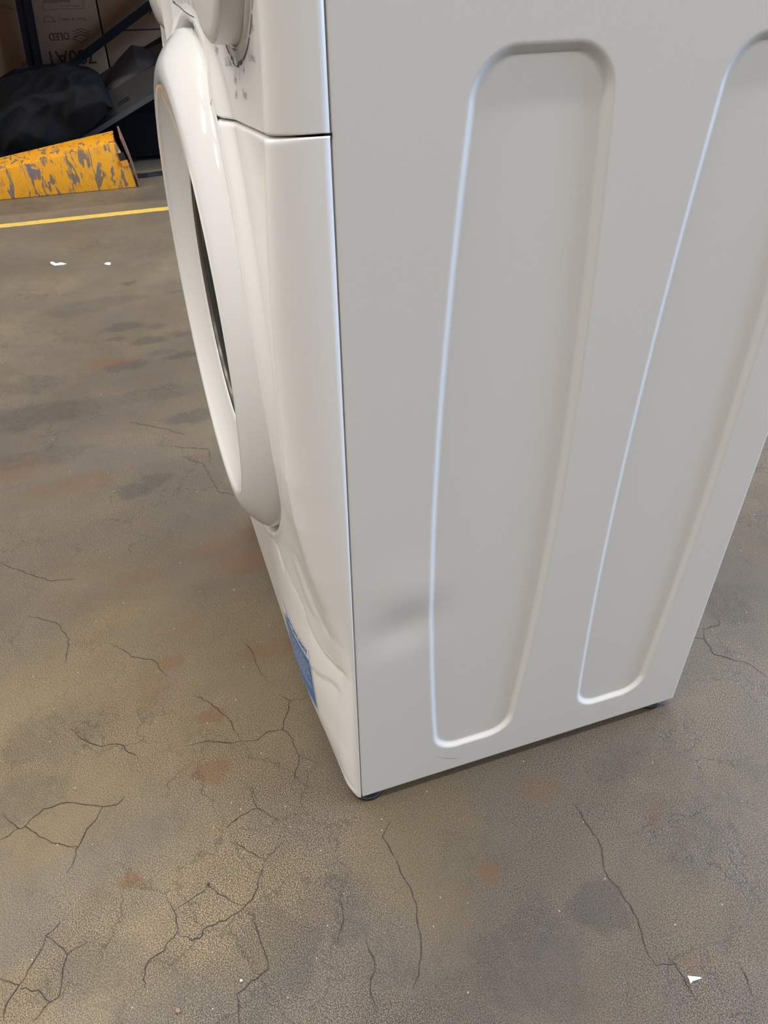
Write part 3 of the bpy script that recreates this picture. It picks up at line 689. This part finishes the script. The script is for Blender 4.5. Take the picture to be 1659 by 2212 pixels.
# ------------------------------------------------------------------ scraps on the floor
def scrap(name, pix, label, cat, h=.0012, mat=M_PAPER, curl=.003):
    pts = [fl(*p) for p in pix]; cx = sum(p[0] for p in pts) / len(pts); cy = sum(p[1] for p in pts) / len(pts)
    bm = bmesh.new(); lo = [bm.verts.new((p[0] - cx, p[1] - cy, .0008)) for p in pts]
    hi = [bm.verts.new((p[0] - cx, p[1] - cy, .0008 + h + curl * (i % 2) * .5)) for i, p in enumerate(pts)]
    c = bm.verts.new((0, 0, .0008 + h)); n = len(pts)
    bm.faces.new(lo[::-1])
    for i in range(n): bm.faces.new((hi[i], hi[(i + 1) % n], c)); bm.faces.new((lo[i], lo[(i + 1) % n], hi[(i + 1) % n], hi[i]))
    o = bm_obj(name, bm, mat); o.location = (cx, cy, 0); tag(o, label, cat); return o
scrap('paper_scrap', [(108, 568), (114, 567), (119, 571), (132, 569), (144, 571), (134, 574), (118, 575), (111, 572)], 'long torn white paper scrap on the concrete left of the machine', 'paper scrap')
scrap('paper_scrap', [(225, 571), (231, 569), (239, 568), (240, 572), (235, 574), (227, 573)], 'small white paper scrap right of the long torn one', 'paper scrap')
scrap('plastic_flake', [(1484, 2109 - 0), (1500, 2111), (1513, 2112), (1515, 2115), (1505, 2118), (1496, 2121), (1491, 2126), (1488, 2118)], 'pale blue grey triangular flake on the concrete at lower right', 'flake',
      h=.0008, mat=plain('pale plastic flake', (.55, .60, .66), .4), curl=.001)
scrap('white_chip', [(519, 2117), (523, 2117), (525, 2121), (519, 2123)], 'tiny bright white chip on the concrete at lower left', 'chip', h=.0015, curl=0)
scrap('stone_chip', [(381, 2180), (388, 2180), (391, 2186), (386, 2191), (380, 2187)], 'small brown stone chip near the bottom left edge', 'chip', h=.002, mat=plain('brown stone', (.22, .15, .09), .6), curl=0)
scrap('dark_crumb', [(448, 1910), (452, 1908), (452, 1913), (449, 1915)], 'tiny black crumb where two cracks meet', 'crumb', h=.002, mat=M_BLACKRUB, curl=0)

# ------------------------------------------------------------------ yellow steel ramp piece on the floor
rp = empty('steel_ramp', (-2.83, -.30, 0)); tag(rp, 'scraped yellow steel wedge lying on the floor before the dark bay', 'ramp')
Yo = -.30; Xo = -2.83
ztop = lambda y: .167 + .1616 * (y + .084); zbk = lambda y: .188 + .1616 * (y + .076)
y0, y1, y1b = -1.15, -.084, -.034
L = lambda x, y, z: (x - Xo, y - Yo, z)
prism('web_plate', [L(-2.83, y0, .001), L(-2.83, y1b, .001), L(-2.83, -.044, .070), L(-2.83, y1 + .004, ztop(y1)), L(-2.83, y0, .012)], (-.008, 0, 0), M_YEL, rp, .002)
bm = bmesh.new()
add_prism(bm, [L(-2.832, y0, .012), L(-2.832, y1, ztop(y1)), L(-2.95, y1 + .006, zbk(y1)), L(-2.95, y0, .030)], (0, 0, -.008))
bmesh.ops.bevel(bm, geom=list(bm.edges), offset=.002, segments=2, profile=.5, affect='EDGES'); bm_obj('top_plate', bm, M_YEL, rp, True)
prism('back_plate', [L(-2.945, y0, .001), L(-2.945, -.030, .001), L(-2.945, y1, zbk(y1) - .012), L(-2.945, y0, .024)], (-.008, 0, 0), M_YEL, rp, .002)
ev, ef = [], []
for i in range(15):
    t = i / 14; z = .190 * (1 - t) + .001; y = -.060 + .034 * t ** 1.2 + .006 * math.sin(PI * t)
    for x, dz in ((-2.826, -.012 * (1 - t)), (-2.955, .008 * (1 - t))):
        for dy in (0, .007): ev.append(L(x, y + dy, max(z + dz, .001)))
    if i:
        k = 4 * i
        for a, b2 in ((0, 1), (1, 3), (3, 2), (2, 0)): ef.append((k - 4 + a, k - 4 + b2, k + b2, k + a))
ef += [(0, 1, 3, 2), (56, 57, 59, 58)]
mesh_obj('end_flange', ev, ef, M_RUST, rp, True, 30)['label'] = 'rusty bent end flange'
bm = bmesh.new(); add_prism(bm, [L(-2.829, -.082, .128), L(-2.829, -.058, .132), L(-2.829, -.052, .104), L(-2.829, -.076, .100)], (.0025, 0, 0)); bm_obj('slot', bm, M_BLACKRUB, rp)['label'] = 'dark square slot'
bm = bmesh.new(); add_prism(bm, [L(-2.829, -.076, .100), L(-2.829, -.050, .104), L(-2.829, -.046, .084), L(-2.829, -.072, .080)], (.006, 0, 0)); bm_obj('latch_tab', bm, plain('clean orange paint', (.55, .20, .02), .5), rp)

# ------------------------------------------------------------------ dark bay: rack, cartons, cloth, board
rk = empty('storage_rack', (-3.3, -.30, 0)); tag(rk, 'dark blue steel storage rack with a diagonal brace in the shadowed bay', 'rack')
R_ = lambda x, y, z: (x + 3.3, y + .30, z)
XR = -3.585
def rline(p0, p1):
    a, b2 = P3(*p0, 0, XR), P3(*p1, 0, XR); return a, (b2 - a) / (b2[2] - a[2])
a, d_ = rline((50, 0), (77, 145)); lo_, hi_ = a + d_ * (.001 - a[2]), a + d_ * (.799 - a[2])
bm = bmesh.new(); add_beam(bm, R_(XR, lo_[1], lo_[2]), R_(XR, hi_[1], hi_[2]), .028, .062, (0, 1, 0))
bm_obj('post', bm, M_STEELD, rk)
bm = bmesh.new(); add_beam(bm, R_(XR + .018, lo_[1] + .012, lo_[2]), R_(XR + .018, hi_[1] + .012, hi_[2]), .008, .022, (0, 1, 0)); bm_obj('post_rib', bm, M_STEELD, rk)
a, d_ = rline((336, 0), (150, 142)); lo_, hi_ = a + d_ * (.27 - a[2]), a + d_ * (.799 - a[2])
bm = bmesh.new(); add_beam(bm, R_(XR + .022, lo_[1], lo_[2]), R_(XR + .022, hi_[1], hi_[2]), .031, .012, (1, 0, 0)); bm_obj('brace', bm, M_STEELD, rk)
for k in (-1, 1):
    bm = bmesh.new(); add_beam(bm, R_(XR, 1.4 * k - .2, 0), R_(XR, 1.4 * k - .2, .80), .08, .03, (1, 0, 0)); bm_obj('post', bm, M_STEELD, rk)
box('shade_deck', R_(-4.6, -2.2, .80), R_(-2.98, 1.9, .86), M_BAYSHADE, rk)  # unseen overhang, added to cut the lamp light on the cartons
box('shade_sheet', R_(-4.6, 1.9, 0), R_(-3.0, 1.93, .86), M_BAYSHADE, rk)
box('shade_sheet', R_(-4.6, -2.23, 0), R_(-3.0, -2.2, .86), M_BAYSHADE, rk)
box('back_sheet', R_(-4.63, -2.2, 0), R_(-4.6, 1.9, .86), M_BAYSHADE, rk)
# the unseen deck and side sheets were added to keep the bay dark
def carton(y0, y1, h, label, x1=-3.64, x0=-4.4):
    t = empty('carton', ((x0 + x1) / 2, (y0 + y1) / 2, 0)); tag(t, label, 'box', None)
    cx, cy = (x0 + x1) / 2, (y0 + y1) / 2
    body = box('carton_body', (x0 - cx, y0 - cy, .001), (x1 - cx, y1 - cy, h), M_CARD, t, .004, 2)
    box('tape', (x0 - cx + .01, -.03, h - .0005), (x1 - cx - .01, .03, h + .0008), M_TAPEB, t)
    return t, cx, cy, x1
c1, cx, cy, xf = carton(-1.25, -.335, .74, 'brown cardboard carton at the far left, left of the rack post')
def card_lay(cx, cy, xf): return lambda u, v: (xf - cx + .0012, u - cy, v)     # (u = world y, v = z)
ink = Ink(); ink.text('Please handle', -.43, .560, .022, 1, PI, False, 'c').line([(-.62, .528), (-.375, .532)], .0022).text('Care', -.36, .548, .016, 1, PI, False, 'c')
ink.lay('printed_text', card_lay(cx, cy, xf), M_CINKP, c1)
c2, cx, cy, xf = carton(-.331, -.028, .74, 'brown cardboard carton printed OLED upside down, behind the rack post')
lay2 = card_lay(cx, cy, xf)
q = lambda px, py: tuple(P3(px, py, 0, xf)[1:])
ink = Ink()
a, b_ = q(150, 71), q(105, 71); ink.text('OLED', a[0] - .002, a[1] + .002, .046, .80, PI, False, 'l')
def up(t, px0, py, px1, bold=False, size=None, inkk=None):
    """upside-down word spanning from px1 (its start) to px0"""
    s = q(px1, py); e = q(px0, py); vs, _ = text_geo(t, bold); w0 = max(v[0] for v in vs)
    size_ = size; inkk.text(t, s[0], s[1], size_, (s[0] - e[0]) / (w0 * size_), PI, bold, 'l')
ink = Ink()
up('OLED', 104, 70, 149, False, .040, ink); ink.lay('printed_word', lay2, M_CINK, c2); ink = Ink()
up('780A1', 104, 106, 205, False, .080, ink)
ink.lay('printed_text', lay2, M_CINK, c2); ink = Ink()
# stacked layers emblem
def pp(*L_): return [q(*p) for p in L_]
for k in range(3):
    o_ = k * 6
    ink.line(pp((158, 70 + o_ - 2), (175, 62 + o_), (194, 68 + o_)), .0024)
ink.line(pp((158, 84), (176, 92), (188, 84)), .0024).line(pp((158, 84), (168, 78)), .0024)
ink.lay('printed_emblem', lay2, M_CINK, c2); ink = Ink()
ink.line(pp((25 + 30, 142), (56, 132)), .003).line(pp((49, 143), (50, 133)), .003)
ink.lay('printed_mark', lay2, M_CINK, c2)
ink = Ink()
up('Press & slide', 132, 37, 186, False, .020, ink)
ink.arc(*q(107, 48), .022, 0, PI, .004, 14).line(pp((96, 47), (120, 47)), .004).line(pp((128, 34), (129, 49)), .0015)
ink.line(pp((92, 2), (93, 20)), .0016).line(pp((93, 21), (180, 18)), .0022).line(pp((180, 0), (181, 18)), .0016).line(pp((128, 12), (173, 13)), .003)
up('Remove before use', 92, -2, 150, True, .022, ink)
ink.lay('faint_printed_text', lay2, M_CINKP, c2)
c3, cx, cy, xf = carton(-.022, .78, .74, 'brown cardboard carton with bold upside down lettering, beside the machine')
lay3 = card_lay(cx, cy, xf); ink = Ink()
a = q(345, 99); ink.text('sound', q(372, 99)[0], a[1], .062, 1.15, PI, True, 'l')
ink.text('safety', q(392, 14)[0], q(345, 14)[1], .060, 1.05, PI, False, 'l')
ink.line([q(256, 66), q(420, 60)], .006)
ink.lay('printed_text', lay3, M_CINK, c3)

# wrinkled cloth heaps
def heap(name, outline, x_front, x_back, zbase, mat, label, cat, seed, amp, nu=110, nv=70, fold=9.0):
    """a cloth draped over a lump: outline = (y, ztop) pairs from left to right"""
    yy = [p[0] for p in outline]; zz = [p[1] for p in outline]; yc = (yy[0] + yy[-1]) / 2; xc = (x_front + x_back) / 2
    vs, off = [], Vector((seed * 3.1, seed * 1.7, seed))
    for i in range(nu):
        y = yy[0] + (yy[-1] - yy[0]) * i / (nu - 1); zt = float(np.interp(y, yy, zz))
        for j in range(nv):
            t = j / (nv - 1); a = t * PI * .62
            x = x_front + (x_back - x_front) * (1 - math.cos(a)) / (1 - math.cos(PI * .62)); z = zbase(y) + (zt - zbase(y)) * (math.sin(min(a, PI / 2)) ** .75)
            p = Vector((x, y * 1.0, z))
            w1 = mnoise.noise(Vector((x * 3, y * fold * .55 + z * 5.0, z * 3)) + off)
            w2 = mnoise.noise(Vector((x * 9, y * fold * 1.5 - z * 11, z * 8)) + off * 2)
            rg = (1 - abs(w1) * 2.4); rg2 = (1 - abs(w2) * 2.2)
            dsp = amp * (rg * .8 + rg2 * .38) * min(1, t * 5 + .2)
            vs.append((x + dsp * .9 - xc, y + dsp * .25 * w2 - yc, max(z + dsp * .35 * min(1, (z - zbase(y)) * 12), .002)))
    o = mesh_obj(name, vs, grid_faces(nu, nv).tolist(), mat, None, True)
    so = o.modifiers.new('thick', 'SOLIDIFY'); so.thickness = .003; so.offset = -1
    o.location = (xc, yc, 0); tag(o, label, cat); return o
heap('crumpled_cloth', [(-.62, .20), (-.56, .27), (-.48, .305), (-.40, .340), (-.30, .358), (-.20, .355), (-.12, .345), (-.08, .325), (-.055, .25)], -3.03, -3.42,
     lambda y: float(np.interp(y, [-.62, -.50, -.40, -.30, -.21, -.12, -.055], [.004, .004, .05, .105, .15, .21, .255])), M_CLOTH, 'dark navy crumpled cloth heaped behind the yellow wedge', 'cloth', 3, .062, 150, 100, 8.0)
heap('plastic_cover', [(-.075, .27), (-.04, .31), (.02, .365), (.08, .412), (.13, .400), (.18, .36), (.24, .33)], -3.32, -3.50,
     lambda y: float(np.interp(y, [-.075, .24], [.20, .33])), M_COVER, 'dark grey folded sheet on the board, right of the crumpled cloth', 'sheet', 11, .012, 60, 40, 4.0)
# sloping black board
bd = empty('black_board', (-3.1, 0, 0)); tag(bd, 'scuffed black board leaning up to the right under the cloth', 'board')
def bpt(px, py, x): return P3(px, py, 0, x)
a, b_ = bpt(150, 316, -3.06), bpt(345, 196, -3.06); sl = (b_[2] - a[2]) / (b_[1] - a[1])
zf = lambda y: a[2] + sl * (y - a[1]); yl = a[1] - (a[2] - .004) / sl
pts = [(-3.06, yl, zf(yl)), (-3.06, .62, zf(.62)), (-3.55, .62, zf(.62) + .10), (-3.55, yl, zf(yl) + .10)]
prism('board_panel', [(p[0] + 3.1, p[1], p[2]) for p in pts], (0, 0, -.012), M_BOARD, bd, .001)
bm = bmesh.new(); add_beam(bm, (.042, yl, zf(yl) - .004), (.042, .62, zf(.62) - .004), .006, .018); bm_obj('metal_edging', bm, plain('worn dark metal edging', (.035, .035, .034), .45, .3), bd)
hy = float(bpt(268, 220, -3.15)[1]); bm = bmesh.new()
zc_ = zf(hy) + .10 * (.09 / .49); add_beam(bm, (-.05, hy - .022, zc_ - .006), (-.05, hy + .022, zc_ + .014), .022, .008); bm_obj('hand_hole', bm, M_BLACKRUB, bd)
# added black block: stands for the dark void under the board, supports it
cr_ = empty('black_void_fill', (-3.4, .30, 0)); tag(cr_, 'black block added as the dark void under the leaning board', 'void_fill')
top_ = zf(-.06) - .02
box('void_fill_body', (-.17, -.36, .02), (.16, .50, top_), M_VOID, cr_, .006)
bm = bmesh.new()
bm.free()
for k in range(4): box('skid', (-.16, -.34 + k * .26, .001), (.15, -.30 + k * .26, .022), M_VOID, cr_)
# black cable along the bay edge
bm = bmesh.new(); pts = [fl(292, 385), fl(318, 383), fl(345, 379), fl(380, 376)]
for p, q2 in zip(pts, pts[1:]): add_beam(bm, (p[0], p[1], .008), (q2[0], q2[1], .008), .014, .014)
o = bm_obj('cable', bm, M_BLACKRUB); tag(o, 'black cable on the floor right of the yellow wedge', 'cable')
# pale upright at the far left edge
o = box('thin_post', (-.012, -.012, .001), (.012, .012, .26), plain('pale grey upright', (.20, .20, .19), .6), None, .002); o.location = (-2.99, -.565, 0)
tag(o, 'thin grey upright at the left edge behind the yellow wedge', 'post')
